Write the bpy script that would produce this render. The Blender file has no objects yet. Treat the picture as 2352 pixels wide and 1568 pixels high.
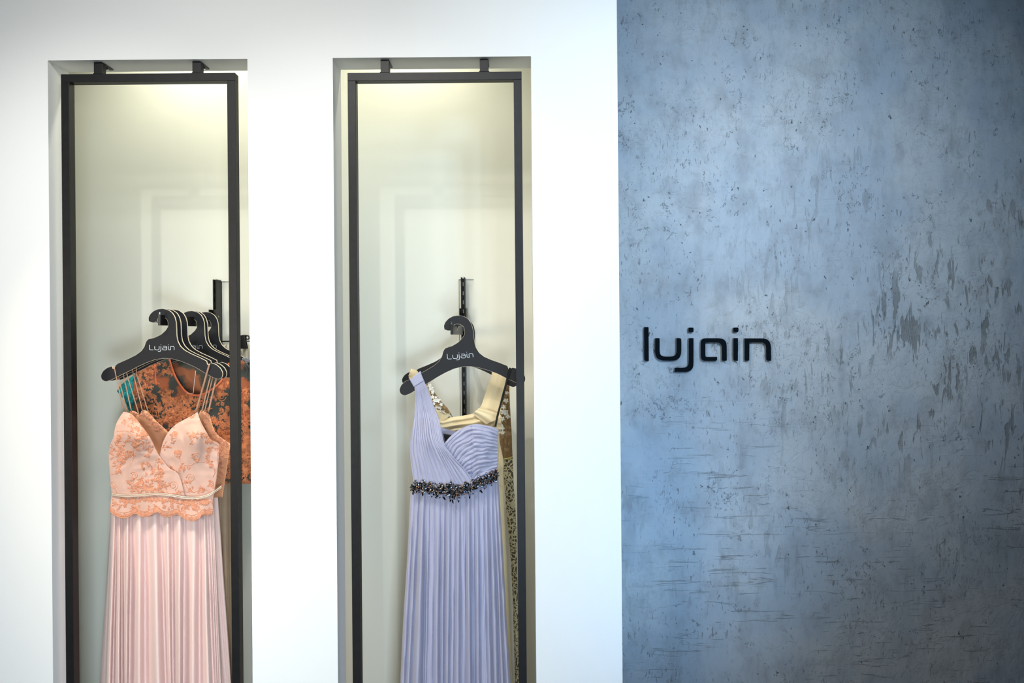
import bpy, bmesh, math, random
from mathutils import Vector, Matrix, noise
from mathutils.bvhtree import BVHTree
random.seed(7)
PI = math.pi
S = bpy.context.scene
C = S.collection

# ------------------------------------------------------------ camera
F, VX, VY, H, D, ROLL = 1600.0, 1200.0, 770.0, 1.65, 2.1, 0.0086
cam_d = bpy.data.cameras.new('camera')
cam = bpy.data.objects.new('camera', cam_d); C.objects.link(cam)
cam_d.sensor_width = 36; cam_d.lens = 36 * F / 2352
cam_d.shift_x = -(VX - 1176) / 2352; cam_d.shift_y = -(784 - VY) / 2352
cam_d.clip_start = 0.05
cam.matrix_world = Matrix.Translation((0, -D, H)) @ Matrix.Rotation(PI/2, 4, 'X') @ Matrix.Rotation(-ROLL, 4, 'Z')
S.camera = cam
S.view_settings.view_transform = 'Standard'; S.view_settings.look = 'None'
S.view_settings.gamma = 1; S.view_settings.use_curve_mapping = False
S.view_settings.exposure = 0.0

# ------------------------------------------------------------ world and lights
w = bpy.data.worlds.new('world'); S.world = w; w.use_nodes = True
w.node_tree.nodes['Background'].inputs[0].default_value = (0.25, 0.60, 1.0, 1)
w.node_tree.nodes['Background'].inputs[1].default_value = 0.10

def aim(o, tgt):
    o.rotation_euler = (Vector(tgt) - o.location).to_track_quat('-Z', 'Y').to_euler()
def spot(name, loc, tgt, power, color, size=70, blend=0.6, radius=0.012):
    l = bpy.data.lights.new(name, 'SPOT'); l.energy = power; l.color = color
    l.spot_size = math.radians(size); l.spot_blend = blend; l.shadow_soft_size = radius
    o = bpy.data.objects.new(name, l); C.objects.link(o); o.location = loc; aim(o, tgt); return o
def area(name, loc, tgt, power, color, sx, sy, spread=180):
    l = bpy.data.lights.new(name, 'AREA'); l.energy = power; l.color = color
    l.shape = 'RECTANGLE'; l.size = sx; l.size_y = sy; l.spread = math.radians(spread)
    o = bpy.data.objects.new(name, l); C.objects.link(o); o.location = loc; aim(o, tgt); return o
WARM = (1.0, 0.93, 0.80); NEUT = (1.0, 0.97, 0.90)
# the shop's ceiling spots, one before each opening and one before the pier by the sign
spot('ceiling_spot_light', (-1.36, -1.15, 3.06), (-1.30, 0.1, 1.25), 42, NEUT, 72, 1.0, 0.010)
spot('ceiling_spot_light', (-0.62, -1.15, 3.06), (-0.48, 0.1, 1.25), 38, NEUT, 72, 1.0, 0.010)
spot('ceiling_spot_light', (-0.76, -1.35, 3.06), (0.75, 0.4, 1.75), 15, (1.0, 0.82, 0.56), 56, 1.0, 0.012)
spot('ceiling_spot_light', (-1.60, -1.0, 3.06), (-1.16, 0.18, 1.00), 60, (1.0, 0.70, 0.40), 26, 0.8, 0.014)
area('overhead_fill', (-0.7, -1.3, 3.08), (-0.7, -1.0, 0), 31, (1.0, 0.99, 0.95), 1.4, 0.5)  # added soft fill from above, mainly for the top of the white wall
# cool daylight fill; the lamps aimed at the concrete are added
area('daylight_fill', (0.3, -2.85, 2.25), (-0.75, 0.0, 1.3), 2.0, (0.84, 0.92, 1.0), 0.3, 0.3, 95)
area('daylight_fill', (0.35, -2.95, 1.0), (-0.95, 0.0, 0.75), 8.4, (0.72, 0.87, 1.0), 0.4, 0.5, 66)
area('daylight_fill', (0.95, -2.2, 2.6), (0.72, 0.4, 2.1), 8, (0.58, 0.79, 1.0), 0.4, 0.4, 60)  # added cool fill to brighten the upper concrete
area('daylight_fill', (1.25, -2.2, 0.7), (0.42, 0.4, 0.95), 1.6, (0.30, 0.62, 1.0), 0.3, 0.5, 34)  # added blue fill for the low concrete strip, not a window
area('left_fill', (-2.2, -3.2, 1.7), (-0.75, 0.0, 1.3), 4.6, (1.0, 0.92, 0.76), 0.8, 0.8, 55)  # added warm fill from the left front
# downlights inside the display recess
GL = (1.0, 0.97, 0.80)
spot('recess_downlight', (-0.42, 0.30, 3.04), (-0.38, 0.50, 1.7), 24, GL, 120, 1.0, 0.03)
spot('recess_downlight', (-1.20, 0.30, 3.04), (-1.20, 0.50, 1.7), 30, GL, 120, 1.0, 0.03)

# ------------------------------------------------------------ helpers
CR, SR = math.cos(ROLL), math.sin(ROLL)
def W(px, py, z):
    dx, dy = px - VX, py - VY
    a = dx*CR - dy*SR; b = dx*SR + dy*CR
    return Vector((a*z/F, z - D, H - b*z/F))
def crop(ox, oy, sc): return lambda p: (ox + p[0]/sc, oy + p[1]/sc)
c2 = crop(220, 620, 4.1263); c3 = crop(220, 900, 4.1263); c4 = crop(120, 1180, 4.042)
c6 = crop(880, 600, 4.1263); c7 = crop(880, 840, 4.1263); c8 = crop(760, 1180, 4.042)
cl = crop(1420, 700, 5.88)

class MB:
    def __init__(s): s.v = []; s.f = []; s.m = []
    def box(s, a, b, mi=0):
        (x0,y0,z0),(x1,y1,z1) = a, b; n = len(s.v)
        s.v += [(x0,y0,z0),(x1,y0,z0),(x1,y1,z0),(x0,y1,z0),(x0,y0,z1),(x1,y0,z1),(x1,y1,z1),(x0,y1,z1)]
        for q in ((0,3,2,1),(4,5,6,7),(0,1,5,4),(1,2,6,5),(2,3,7,6),(3,0,4,7)):
            s.f.append(tuple(n+i for i in q)); s.m.append(mi)
    def tube(s, pts, r, n=5, mi=0, cap=True):
        pts = [Vector(p) for p in pts]; b0 = len(s.v); L = len(pts)
        for i, p in enumerate(pts):
            t = (pts[min(i+1,L-1)] - pts[max(i-1,0)])
            t = t.normalized() if t.length > 1e-9 else Vector((0,0,1))
            u = t.cross(Vector((0,1,0)));
            if u.length < 1e-3: u = t.cross(Vector((1,0,0)))
            u.normalize(); v = t.cross(u); rr = r[i] if isinstance(r, (list,tuple)) else r
            for k in range(n):
                a = 2*PI*k/n; s.v.append(tuple(p + u*math.cos(a)*rr + v*math.sin(a)*rr))
        for i in range(L-1):
            for k in range(n):
                a = b0+i*n+k; b = b0+i*n+(k+1)%n
                s.f.append((a,b,b+n,a+n)); s.m.append(mi)
        if cap:
            s.f.append(tuple(b0+k for k in reversed(range(n)))); s.m.append(mi)
            s.f.append(tuple(b0+(L-1)*n+k for k in range(n))); s.m.append(mi)
    def gem(s, c, rx, ry, rz, rot=0, mi=0, n=6):
        c = Vector(c); b = len(s.v); cr, sr = math.cos(rot), math.sin(rot)
        def P(x,y,z): return tuple(c + Vector((x*cr - z*sr, y, x*sr + z*cr)))
        s.v.append(P(0,-ry,0)); s.v.append(P(0,ry,0))
        for k in range(n):
            a = 2*PI*k/n; s.v.append(P(rx*math.cos(a), -ry*.45, rz*math.sin(a)))
        for k in range(n):
            a = 2*PI*k/n; s.v.append(P(rx*math.cos(a), ry*.45, rz*math.sin(a)))
        for k in range(n):
            j = (k+1) % n
            s.f += [(b,b+2+j,b+2+k),(b+2+k,b+2+j,b+2+n+j,b+2+n+k),(b+1,b+2+n+k,b+2+n+j)]; s.m += [mi]*3
    def grid(s, P, mi=0, wrap=False):
        n = len(s.v); R = len(P); K = len(P[0])
        for row in P: s.v += [tuple(p) for p in row]
        for i in range(R-1):
            for j in range(K if wrap else K-1):
                a = n+i*K+j; b = n+i*K+(j+1)%K
                s.f.append((a, a+K, b+K, b)); s.m.append(mi)
    def build(s, name, mats, parent=None, smooth=False, solid=0, bevel=0):
        me = bpy.data.meshes.new(name); me.from_pydata(s.v, [], s.f)
        if not isinstance(mats, (list,tuple)): mats = [mats]
        for m in mats: me.materials.append(m)
        me.polygons.foreach_set('material_index', s.m)
        if smooth: me.polygons.foreach_set('use_smooth', [True]*len(s.f))
        me.update()
        o = bpy.data.objects.new(name, me); C.objects.link(o)
        if parent: put(o, parent)
        if solid:
            m = o.modifiers.new('thickness', 'SOLIDIFY'); m.thickness = solid; m.offset = 0
        if bevel:
            m = o.modifiers.new('bevel', 'BEVEL'); m.width = bevel; m.segments = 2; m.limit_method = 'ANGLE'
        return o
def put(o, parent):
    """parent keeping the part where it was modelled"""
    o.parent = parent; o.matrix_parent_inverse = Matrix.Translation(parent.location).inverted() @ Matrix.Identity(4)
def root(name, label, cat, loc=(0,0,0), group=None):
    o = bpy.data.objects.new(name, None); C.objects.link(o); o.location = loc; o.empty_display_size = .05
    o['label'] = label; o['category'] = cat
    if group: o['group'] = group
    return o
def tag(o, label, cat, group=None):
    o['label'] = label; o['category'] = cat
    if group: o['group'] = group
    return o
def struct(o, label=None):
    o['kind'] = 'structure'
    if label: o['label'] = label
    return o
def rounded(pts, seg=7):
    """outline [(x,y,r)...] with rounded corners"""
    out = []; n = len(pts)
    for i, (x, y, r) in enumerate(pts):
        p = Vector((x, y)); a = Vector(pts[i-1][:2]) - p; b = Vector(pts[(i+1)%n][:2]) - p
        r = min(r, a.length*.49, b.length*.49)
        if r < 1: out.append((x, y)); continue
        A = p + a.normalized()*r; B = p + b.normalized()*r
        for k in range(seg+1):
            t = k/seg; q = A*(1-t)**2 + p*2*t*(1-t) + B*t*t
            # blend towards a circle
            q = q + (p - q)*0.10*4*t*(1-t); out.append((q.x, q.y))
    return out
def prism(outline, front, back, mats, name, parent=None, bevel=0, rim=0):
    """outline: list of callables->points; front/back lists of 3D points"""
    bm = bmesh.new()
    fv = [bm.verts.new(p) for p in front]; bv = [bm.verts.new(p) for p in back]
    f = bm.faces.new(fv); g = bm.faces.new(list(reversed(bv))); n = len(fv)
    for i in range(n):
        s_ = bm.faces.new((fv[(i+1)%n], fv[i], bv[i], bv[(i+1)%n])); s_.material_index = rim
    bmesh.ops.recalc_face_normals(bm, faces=bm.faces)
    me = bpy.data.meshes.new(name); bm.to_mesh(me); bm.free()
    for m in (mats if isinstance(mats, (list,tuple)) else [mats]): me.materials.append(m)
    o = bpy.data.objects.new(name, me); C.objects.link(o)
    if parent: put(o, parent)
    if bevel:
        m = o.modifiers.new('bevel', 'BEVEL'); m.width = bevel; m.segments = 2; m.limit_method = 'ANGLE'; m.angle_limit = math.radians(50)
    return o
def cr(pts, t):
    """Catmull-Rom along a list, t 0..1"""
    n = len(pts)-1; x = min(max(t,0),1)*n; i = min(int(x), n-1); u = x-i
    p0 = pts[max(i-1,0)]; p1 = pts[i]; p2 = pts[i+1]; p3 = pts[min(i+2,n)]
    return tuple(.5*((2*b)+(-a+c)*u+(2*a-5*b+4*c-d)*u*u+(-a+3*b-3*c+d)*u**3) for a,b,c,d in zip(p0,p1,p2,p3))
def lerp(a, b, t): return a + (b-a)*t
def sm(a, b, x):
    t = min(max((x-a)/(b-a), 0), 1); return t*t*(3-2*t)
def nz(x, y=0, z=0): return noise.noise(Vector((x, y, z)))
def ray(bvh, px, py):
    o = Vector((0, -D, H)); d = (W(px, py, 2.0) - o).normalized()
    return bvh.ray_cast(o, d)

# ------------------------------------------------------------ materials
def lin(c):
    return tuple((v/255/12.92 if v/255 <= .04045 else ((v/255+.055)/1.055)**2.4) for v in c) + (1,)
def mat(name, col, rough=.6, metal=0, bump=0, bscale=200, var=0, vscale=20, sheen=0, spec=.5, coat=0, trans=0, stretch=(1,1,1)):
    m = bpy.data.materials.new(name); m.use_nodes = True; nt = m.node_tree; N = nt.nodes; L = nt.links
    b = N['Principled BSDF']; b.inputs['Base Color'].default_value = lin(col)
    b.inputs['Roughness'].default_value = rough; b.inputs['Metallic'].default_value = metal
    b.inputs['Specular IOR Level'].default_value = spec
    if sheen: b.inputs['Sheen Weight'].default_value = sheen
    if coat: b.inputs['Coat Weight'].default_value = coat
    tc = N.new('ShaderNodeTexCoord'); mp = N.new('ShaderNodeMapping'); mp.inputs['Scale'].default_value = stretch
    L.new(tc.outputs['Object'], mp.inputs[0])
    if var:
        n = N.new('ShaderNodeTexNoise'); n.inputs['Scale'].default_value = vscale; n.inputs['Detail'].default_value = 5
        L.new(mp.outputs[0], n.inputs['Vector'])
        h = N.new('ShaderNodeHueSaturation'); h.inputs['Color'].default_value = lin(col)
        r = N.new('ShaderNodeMapRange'); r.inputs['To Min'].default_value = 1-var; r.inputs['To Max'].default_value = 1+var
        r.inputs['From Min'].default_value = .3; r.inputs['From Max'].default_value = .7
        L.new(n.outputs['Fac'], r.inputs['Value']); L.new(r.outputs[0], h.inputs['Value']); L.new(h.outputs[0], b.inputs['Base Color'])
    if bump:
        n = N.new('ShaderNodeTexNoise'); n.inputs['Scale'].default_value = bscale; n.inputs['Detail'].default_value = 3
        L.new(mp.outputs[0], n.inputs['Vector'])
        bp = N.new('ShaderNodeBump'); bp.inputs['Strength'].default_value = bump; bp.inputs['Distance'].default_value = .002
        L.new(n.outputs['Fac'], bp.inputs['Height']); L.new(bp.outputs[0], b.inputs['Normal'])
    if trans:
        tr = N.new('ShaderNodeBsdfTranslucent'); tr.inputs[0].default_value = lin(col); mx = N.new('ShaderNodeMixShader')
        mx.inputs[0].default_value = trans
        L.new(b.outputs[0], mx.inputs[1]); L.new(tr.outputs[0], mx.inputs[2]); L.new(mx.outputs[0], N['Material Output'].inputs[0])
    return m
def sheer(name, c1, c2_, op1, op2, scale=30, thr=.52, warp=(1,1,1)):
    """tulle with embroidered patches: colour and opacity by noise"""
    m = bpy.data.materials.new(name); m.use_nodes = True; nt = m.node_tree; N = nt.nodes; L = nt.links
    b = N['Principled BSDF']; b.inputs['Roughness'].default_value = .8; b.inputs['Specular IOR Level'].default_value = .2
    tc = N.new('ShaderNodeTexCoord'); n = N.new('ShaderNodeTexNoise'); n.inputs['Scale'].default_value = scale; n.inputs['Detail'].default_value = 6
    mp = N.new('ShaderNodeMapping'); mp.inputs['Scale'].default_value = warp
    L.new(tc.outputs['Object'], mp.inputs[0]); L.new(mp.outputs[0], n.inputs['Vector'])
    r = N.new('ShaderNodeMapRange'); r.inputs['From Min'].default_value = thr-.03; r.inputs['From Max'].default_value = thr+.03
    L.new(n.outputs['Fac'], r.inputs['Value'])
    mx = N.new('ShaderNodeMix'); mx.data_type = 'RGBA'; mx.inputs[6].default_value = lin(c1); mx.inputs[7].default_value = lin(c2_)
    L.new(r.outputs[0], mx.inputs[0]); L.new(mx.outputs[2], b.inputs['Base Color'])
    o = N.new('ShaderNodeMapRange'); o.inputs['To Min'].default_value = op1; o.inputs['To Max'].default_value = op2
    L.new(r.outputs[0], o.inputs['Value']); L.new(o.outputs[0], b.inputs['Alpha'])
    return m
M = {}
M['white_paint'] = mat('white_paint', (236,237,236), .75, bump=.08, bscale=260, spec=.2)
M['recess_paint'] = mat('recess_paint', (226,226,214), .7, bump=.05, bscale=260, spec=.25)
M['floor'] = mat('floor_screed', (120,118,114), .4, var=.15, vscale=4)
M['black_steel'] = mat('black_steel', (22,22,24), .45, metal=.2, bump=.1, bscale=1500, var=.25, vscale=50, spec=.4)
M['rail_black'] = mat('rail_black', (24,24,25), .4, metal=.5)
M['dark_slot'] = mat('slot_white', (205,206,200), .6)
M['steel'] = mat('polished_steel', (200,202,205), .2, metal=1)
M['hanger_black'] = mat('hanger_black', (27,28,32), .62, bump=.15, bscale=1500, spec=.35)
M['hanger_edge'] = mat('hanger_edge_cream', (226,214,190), .7, spec=.2)
M['print_silver'] = mat('print_silver', (196,204,214), .4, metal=.2)
M['gloss_black'] = mat('gloss_black_acrylic', (9,11,15), .06, spec=.6, coat=.6)
M['pink_crepe'] = mat('pink_crepe', (240,212,205), .75, bump=.12, bscale=1200, sheen=.2, spec=.15, trans=.04)
M['pink_satin'] = mat('pink_lace_ground', (206,168,152), .6, bump=.2, bscale=500, sheen=.3, spec=.25, var=.05, vscale=30)
M['gold_lining'] = mat('gold_lining', (214,152,112), .6, bump=.2, bscale=500, sheen=.2, var=.08, vscale=40)
M['peach_cord'] = mat('peach_cord', (214,150,118), .5, spec=.4, var=.12, vscale=90)
M['glitter_strap'] = mat('glitter_strap', (206,166,142), .3, metal=.5, bump=.8, bscale=1800, var=.35, vscale=700)
M['silver_cord'] = mat('silver_cord', (232,222,204), .3, metal=.35, bump=.5, bscale=1500)
M['coral_cord'] = mat('coral_cord', (208,132,88), .55, spec=.35, var=.3, vscale=60)
M['coral_trim'] = mat('coral_trim', (220,112,72), .55, bump=.3, bscale=900)
M['coral_mesh'] = sheer('coral_tulle', (78,82,78), (160,92,62), .66, .93, 15, .52)
M['coral_mesh_back'] = sheer('coral_tulle_back', (84,84,76), (168,104,72), .8, .97, 14, .56)
M['taupe_fabric'] = mat('taupe_lining', (172,148,122), .7, bump=.2, bscale=600, var=.06, vscale=20, trans=.1)
M['teal'] = mat('teal_lace', (24,146,148), .6, bump=.8, bscale=220, var=.35, vscale=120)
M['white_fabric'] = mat('white_chiffon', (232,228,214), .7, bump=.4, bscale=120, trans=.25)
M['lavender'] = mat('lavender_chiffon', (174,174,197), .72, bump=.18, bscale=700, sheen=.2, spec=.18, var=.05, vscale=9, stretch=(6,1,.8), trans=.05)
M['cream_satin'] = mat('cream_satin', (232,212,168), .5, bump=.12, bscale=500, sheen=.3, var=.04, vscale=12, trans=.15)
M['tan_mesh'] = sheer('tan_tulle', (150,118,78), (176,146,104), .85, .97, 60, .55)
M['white_petal'] = mat('white_petal', (244,240,228), .6, bump=.4, bscale=500)
M['bead_black'] = mat('bead_gunmetal', (24,22,24), .12, metal=.7)
M['bead_blue'] = mat('bead_ice_blue', (96,112,134), .12, metal=.8)
M['bead_bronze'] = mat('bead_bronze', (104,80,62), .2, metal=.85)
M['black_ribbon'] = mat('black_ribbon', (16,16,18), .5, bump=.4, bscale=900)
M['clip_black'] = mat('clip_black', (18,18,19), .35)
M['clear_tag'] = mat('clear_plastic', (235,236,236), .25, spec=.6)
M['gold_trim'] = mat('gold_piping', (190,176,92), .4, metal=.4)

def lace_panel_mat():
    m = bpy.data.materials.new('guipure_lace'); m.use_nodes = True; nt = m.node_tree; N = nt.nodes; L = nt.links
    b = N['Principled BSDF']; b.inputs['Roughness'].default_value = .8
    tc = N.new('ShaderNodeTexCoord'); v = N.new('ShaderNodeTexVoronoi'); v.inputs['Scale'].default_value = 75; v.feature = 'DISTANCE_TO_EDGE'
    n = N.new('ShaderNodeTexNoise'); n.inputs['Scale'].default_value = 25
    mxv = N.new('ShaderNodeMix'); mxv.data_type = 'RGBA'; mxv.inputs[0].default_value = .06
    L.new(tc.outputs['Object'], n.inputs['Vector']); L.new(tc.outputs['Object'], mxv.inputs[6]); L.new(n.outputs['Color'], mxv.inputs[7]); L.new(mxv.outputs[2], v.inputs['Vector'])
    r = N.new('ShaderNodeMapRange'); r.inputs['From Min'].default_value = .11; r.inputs['From Max'].default_value = .16
    L.new(v.outputs['Distance'], r.inputs['Value'])
    mx = N.new('ShaderNodeMix'); mx.data_type = 'RGBA'; mx.inputs[6].default_value = lin((206,196,160)); mx.inputs[7].default_value = lin((84,76,56))
    L.new(r.outputs[0], mx.inputs[0]); L.new(mx.outputs[2], b.inputs['Base Color'])
    bp = N.new('ShaderNodeBump'); bp.inputs['Strength'].default_value = .8; bp.inputs['Distance'].default_value = .002; bp.invert = True
    L.new(r.outputs[0], bp.inputs['Height']); L.new(bp.outputs[0], b.inputs['Normal'])
    return m
M['guipure'] = lace_panel_mat()

def concrete_mat():
    m = bpy.data.materials.new('trowelled_concrete'); m.use_nodes = True; nt = m.node_tree; N = nt.nodes; L = nt.links
    b = N['Principled BSDF']
    tc = N.new('ShaderNodeTexCoord')
    def mapping(sc, loc=(0,0,0), rot=(0,0,0)):
        q = N.new('ShaderNodeMapping'); q.inputs['Scale'].default_value = sc; q.inputs['Location'].default_value = loc; q.inputs['Rotation'].default_value = rot
        L.new(tc.outputs['Object'], q.inputs[0]); return q.outputs[0]
    def noi(vec, scale, detail=4, rough=.55, dist=0):
        q = N.new('ShaderNodeTexNoise'); q.inputs['Scale'].default_value = scale; q.inputs['Detail'].default_value = detail
        q.inputs['Roughness'].default_value = rough; q.inputs['Distortion'].default_value = dist; L.new(vec, q.inputs['Vector']); return q.outputs['Fac']
    def rng(v, a, b_, c=0, d=1, smooth=True):
        q = N.new('ShaderNodeMapRange'); q.inputs['From Min'].default_value = a; q.inputs['From Max'].default_value = b_
        q.inputs['To Min'].default_value = c; q.inputs['To Max'].default_value = d
        if smooth: q.interpolation_type = 'SMOOTHSTEP'
        L.new(v, q.inputs['Value']); return q.outputs[0]
    def ma(op, x, y=None):
        q = N.new('ShaderNodeMath'); q.operation = op
        for i, v in enumerate((x, y)):
            if v is None: continue
            if isinstance(v, (int, float)): q.inputs[i].default_value = v
            else: L.new(v, q.inputs[i])
        return q.outputs[0]
    def mix(f, a, c):
        q = N.new('ShaderNodeMix'); q.data_type = 'RGBA'
        if isinstance(f, (int, float)): q.inputs[0].default_value = f
        else: L.new(f, q.inputs[0])
        for i, v in ((6, a), (7, c)):
            if isinstance(v, tuple): q.inputs[i].default_value = v
            else: L.new(v, q.inputs[i])
        return q.outputs[2]
    base = mapping((1,1,1))
    big = noi(base, 2.2, 6)
    col = mix(rng(big, .40, .60), lin((160,170,181)), lin((178,183,188)))
    med = noi(mapping((1.3,1,.7)), 9, 6, .6)
    col = mix(rng(med, .45, .68, 0, .38), col, lin((128,130,134)))
    # worn olive streaks dragged vertically, gathered where the coarse mask is high
    msk = rng(noi(mapping((1,1,1), (3.1,0,.7)), 1.7, 3), .42, .62)
    str1 = noi(mapping((5.2,1,1.15), (1.3,0,0)), 7, 5, .58, .5)
    s1 = ma('MULTIPLY', rng(str1, .54, .60), rng(noi(mapping((1,1,.8), (9,0,2)), 5, 5), .42, .56))
    sep = N.new('ShaderNodeSeparateXYZ'); L.new(tc.outputs['Object'], sep.inputs[0]); PX, PZ = sep.outputs[0], sep.outputs[2]
    low = rng(PZ, 1.45, 1.05)                       # the lower wall was dragged sideways
    right = ma('MULTIPLY', rng(PX, .75, 1.35), ma('MULTIPLY', rng(PZ, 1.05, 1.35), rng(PZ, 2.35, 2.05)))
    s1 = ma('MULTIPLY', s1, ma('ADD', ma('MULTIPLY', right, .7), ma('ADD', ma('MULTIPLY', msk, .35), .10)))
    col = mix(ma('MULTIPLY', s1, .55), col, lin((92,90,84)))
    str2 = noi(mapping((6.5,1,2.2), (4.3,0,0)), 16, 4, .6, .8)
    s2 = ma('MULTIPLY', rng(str2, .60, .66), rng(noi(mapping((1,1,1), (2,0,6)), 4, 4), .45, .6))
    col = mix(ma('MULTIPLY', s2, .6), col, lin((84,80,76)))
    # hairline cracks: contour lines of a distorted noise
    def cracks(scale, loc, width, mloc, mlo, sc=(1,1,1)):
        n = noi(mapping(sc, loc), scale, 7, .66, .35)
        ln = ma('SUBTRACT', 1.0, rng(ma('ABSOLUTE', ma('SUBTRACT', n, .5)), 0, width))
        seg = rng(noi(mapping((1,1,1), (mloc[2],0,mloc[0])), 38, 3, .6), .50, .56)      # breaks the lines into short flecks
        return ma('MULTIPLY', ma('MULTIPLY', ln, seg), rng(noi(mapping((1,1,1), mloc), 5.5, 4), mlo, mlo+.06))
    k1 = cracks(5, (0,0,0), .0045, (5,0,1), .55); k2 = cracks(9, (7,0,3), .006, (1,0,8), .56, (1.6,1,.8)); k3 = ma('MULTIPLY', cracks(3.2, (3,0,9), .002, (8,0,3), .57, (.8,1,1.6)), ma('ADD', ma('MULTIPLY', low, .35), .10))
    kk = ma('MAXIMUM', k1, ma('MAXIMUM', k2, k3))
    col = mix(ma('MULTIPLY', kk, .30), col, lin((58,58,60)))
    # pits
    vo = N.new('ShaderNodeTexVoronoi'); vo.inputs['Scale'].default_value = 42; wn = N.new('ShaderNodeTexNoise'); wn.inputs['Scale'].default_value = 70; L.new(base, wn.inputs['Vector'])
    va = N.new('ShaderNodeVectorMath'); va.operation = 'MULTIPLY_ADD'; va.inputs[1].default_value = (.022,.022,.022)
    L.new(wn.outputs['Color'], va.inputs[0]); L.new(mapping((1,1,.6)), va.inputs[2]); L.new(va.outputs[0], vo.inputs['Vector'])
    pit = ma('MULTIPLY', rng(vo.outputs['Distance'], .07, .15, 1, 0), rng(noi(mapping((1,1,1), (6,0,6)), 12, 3), .54, .60))
    col = mix(ma('MULTIPLY', pit, .7), col, lin((50,48,48)))
    dash = ma('MULTIPLY', rng(noi(mapping((6,1,1.3), (2.7,0,5.1)), 24, 5, .65, .5), .62, .67), rng(noi(mapping((1,1,1), (4,0,1.5)), 6, 3), .46, .58))
    col = mix(ma('MULTIPLY', dash, .55), col, lin((78,76,74)))
    mot = noi(mapping((1,1,1), (1,0,2)), 26, 8, .72)
    col = mix(rng(mot, .50, .72, 0, .32), col, lin((118,118,120)))
    L.new(col, b.inputs['Base Color'])
    L.new(rng(med, .3, .7, .50, .66), b.inputs['Roughness']); b.inputs['Specular IOR Level'].default_value = .4
    # relief: trowel ridges, horizontal drag marks, flakes
    drag = noi(mapping((.55,1,7), (0,0,0), (0,.03,0)), 9, 4, .6, .9)
    dr = ma('MULTIPLY', rng(drag, .60, .66), rng(noi(mapping((1,1,1), (0,0,4)), 3.2, 3), .46, .58))
    flake = ma('MULTIPLY', rng(noi(mapping((1,1,1.2), (2,0,2)), 14, 5, .6, 1.2), .50, .53), rng(big, .44, .56))
    dr = ma('MULTIPLY', dr, ma('ADD', ma('MULTIPLY', low, .85), .12))
    h = ma('ADD', ma('MULTIPLY', dr, .65), ma('MULTIPLY', flake, .12))
    h = ma('ADD', h, ma('MULTIPLY', noi(base, 60, 4), .22)); h = ma('ADD', h, ma('MULTIPLY', med, .8))
    h = ma('SUBTRACT', h, ma('MULTIPLY', kk, .8)); h = ma('SUBTRACT', h, ma('MULTIPLY', pit, 1.2)); h = ma('SUBTRACT', h, ma('MULTIPLY', s1, .3))
    bp = N.new('ShaderNodeBump'); bp.inputs['Strength'].default_value = .75; bp.inputs['Distance'].default_value = .008
    L.new(h, bp.inputs['Height']); L.new(bp.outputs[0], b.inputs['Normal'])
    return m
M['concrete'] = concrete_mat()

# ------------------------------------------------------------ structure
TH = .094                                   # thickness of the white wall
XL1, XR1 = W(115,760,D).x, W(573.5,760,D).x  # openings
XL2, XR2 = W(769.5,760,D).x, W(1225,760,D).x
XE = W(1423,760,D).x                        # end of the white wall
ZT = (W(110,138.5,D).z + W(1219,129.5,D).z)/2; ZB = .10; ZC = 3.12
YB, YC = .55, .45                           # recess back wall, concrete wall
m = MB()
m.box((-4, 0, 0), (XL1, TH, ZC)); m.box((XR1, 0, 0), (XL2, TH, ZC)); m.box((XR2, 0, 0), (XE, TH, ZC))
m.box((XL1, 0, ZT), (XR1, TH, ZC)); m.box((XL2, 0, ZT), (XR2, TH, ZC))
m.box((XL1, 0, 0), (XR1, TH, ZB)); m.box((XL2, 0, 0), (XR2, TH, ZB))
m.box((XE-.09, TH, 0), (XE, YB+.08, ZC))
struct(m.build('wall_front', M['white_paint']), 'white plastered wall with two tall openings')
# back of the display recess with a shallow vertical channel behind each rail
RX = [(W(489,700,2.61).x + W(498,700,2.61).x)/2, (W(1059,700,2.61).x + W(1068,700,2.61).x)/2]
RT = W(493, 641.5, 2.61).z
m = MB(); xs = [-4]
for x in RX: xs += [x-.019, x+.038]
xs.append(XE)
for i in range(0, len(xs), 2): m.box((xs[i], YB, 0), (xs[i+1], YB+.08, ZC))
for i in (1, 3):
    m.box((xs[i], YB, RT-.004), (xs[i+1], YB+.08, ZC)); m.box((xs[i], YB+.006, 0), (xs[i+1], YB+.08, RT-.004))
struct(m.build('wall_back', M['recess_paint']), 'pale wall behind the hanging gowns')
m = MB(); m.box((XE, YC, 0), (4, YC+.08, ZC)); struct(m.build('wall_right', M['concrete']), 'trowelled grey concrete wall')
m = MB(); m.box((-4, -5, -.05), (4, YB+.08, 0)); struct(m.build('floor', M['floor']))
m = MB(); m.box((-4, -5, ZC), (4, YB+.08, ZC+.05)); struct(m.build('ceiling', M['white_paint']))

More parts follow.
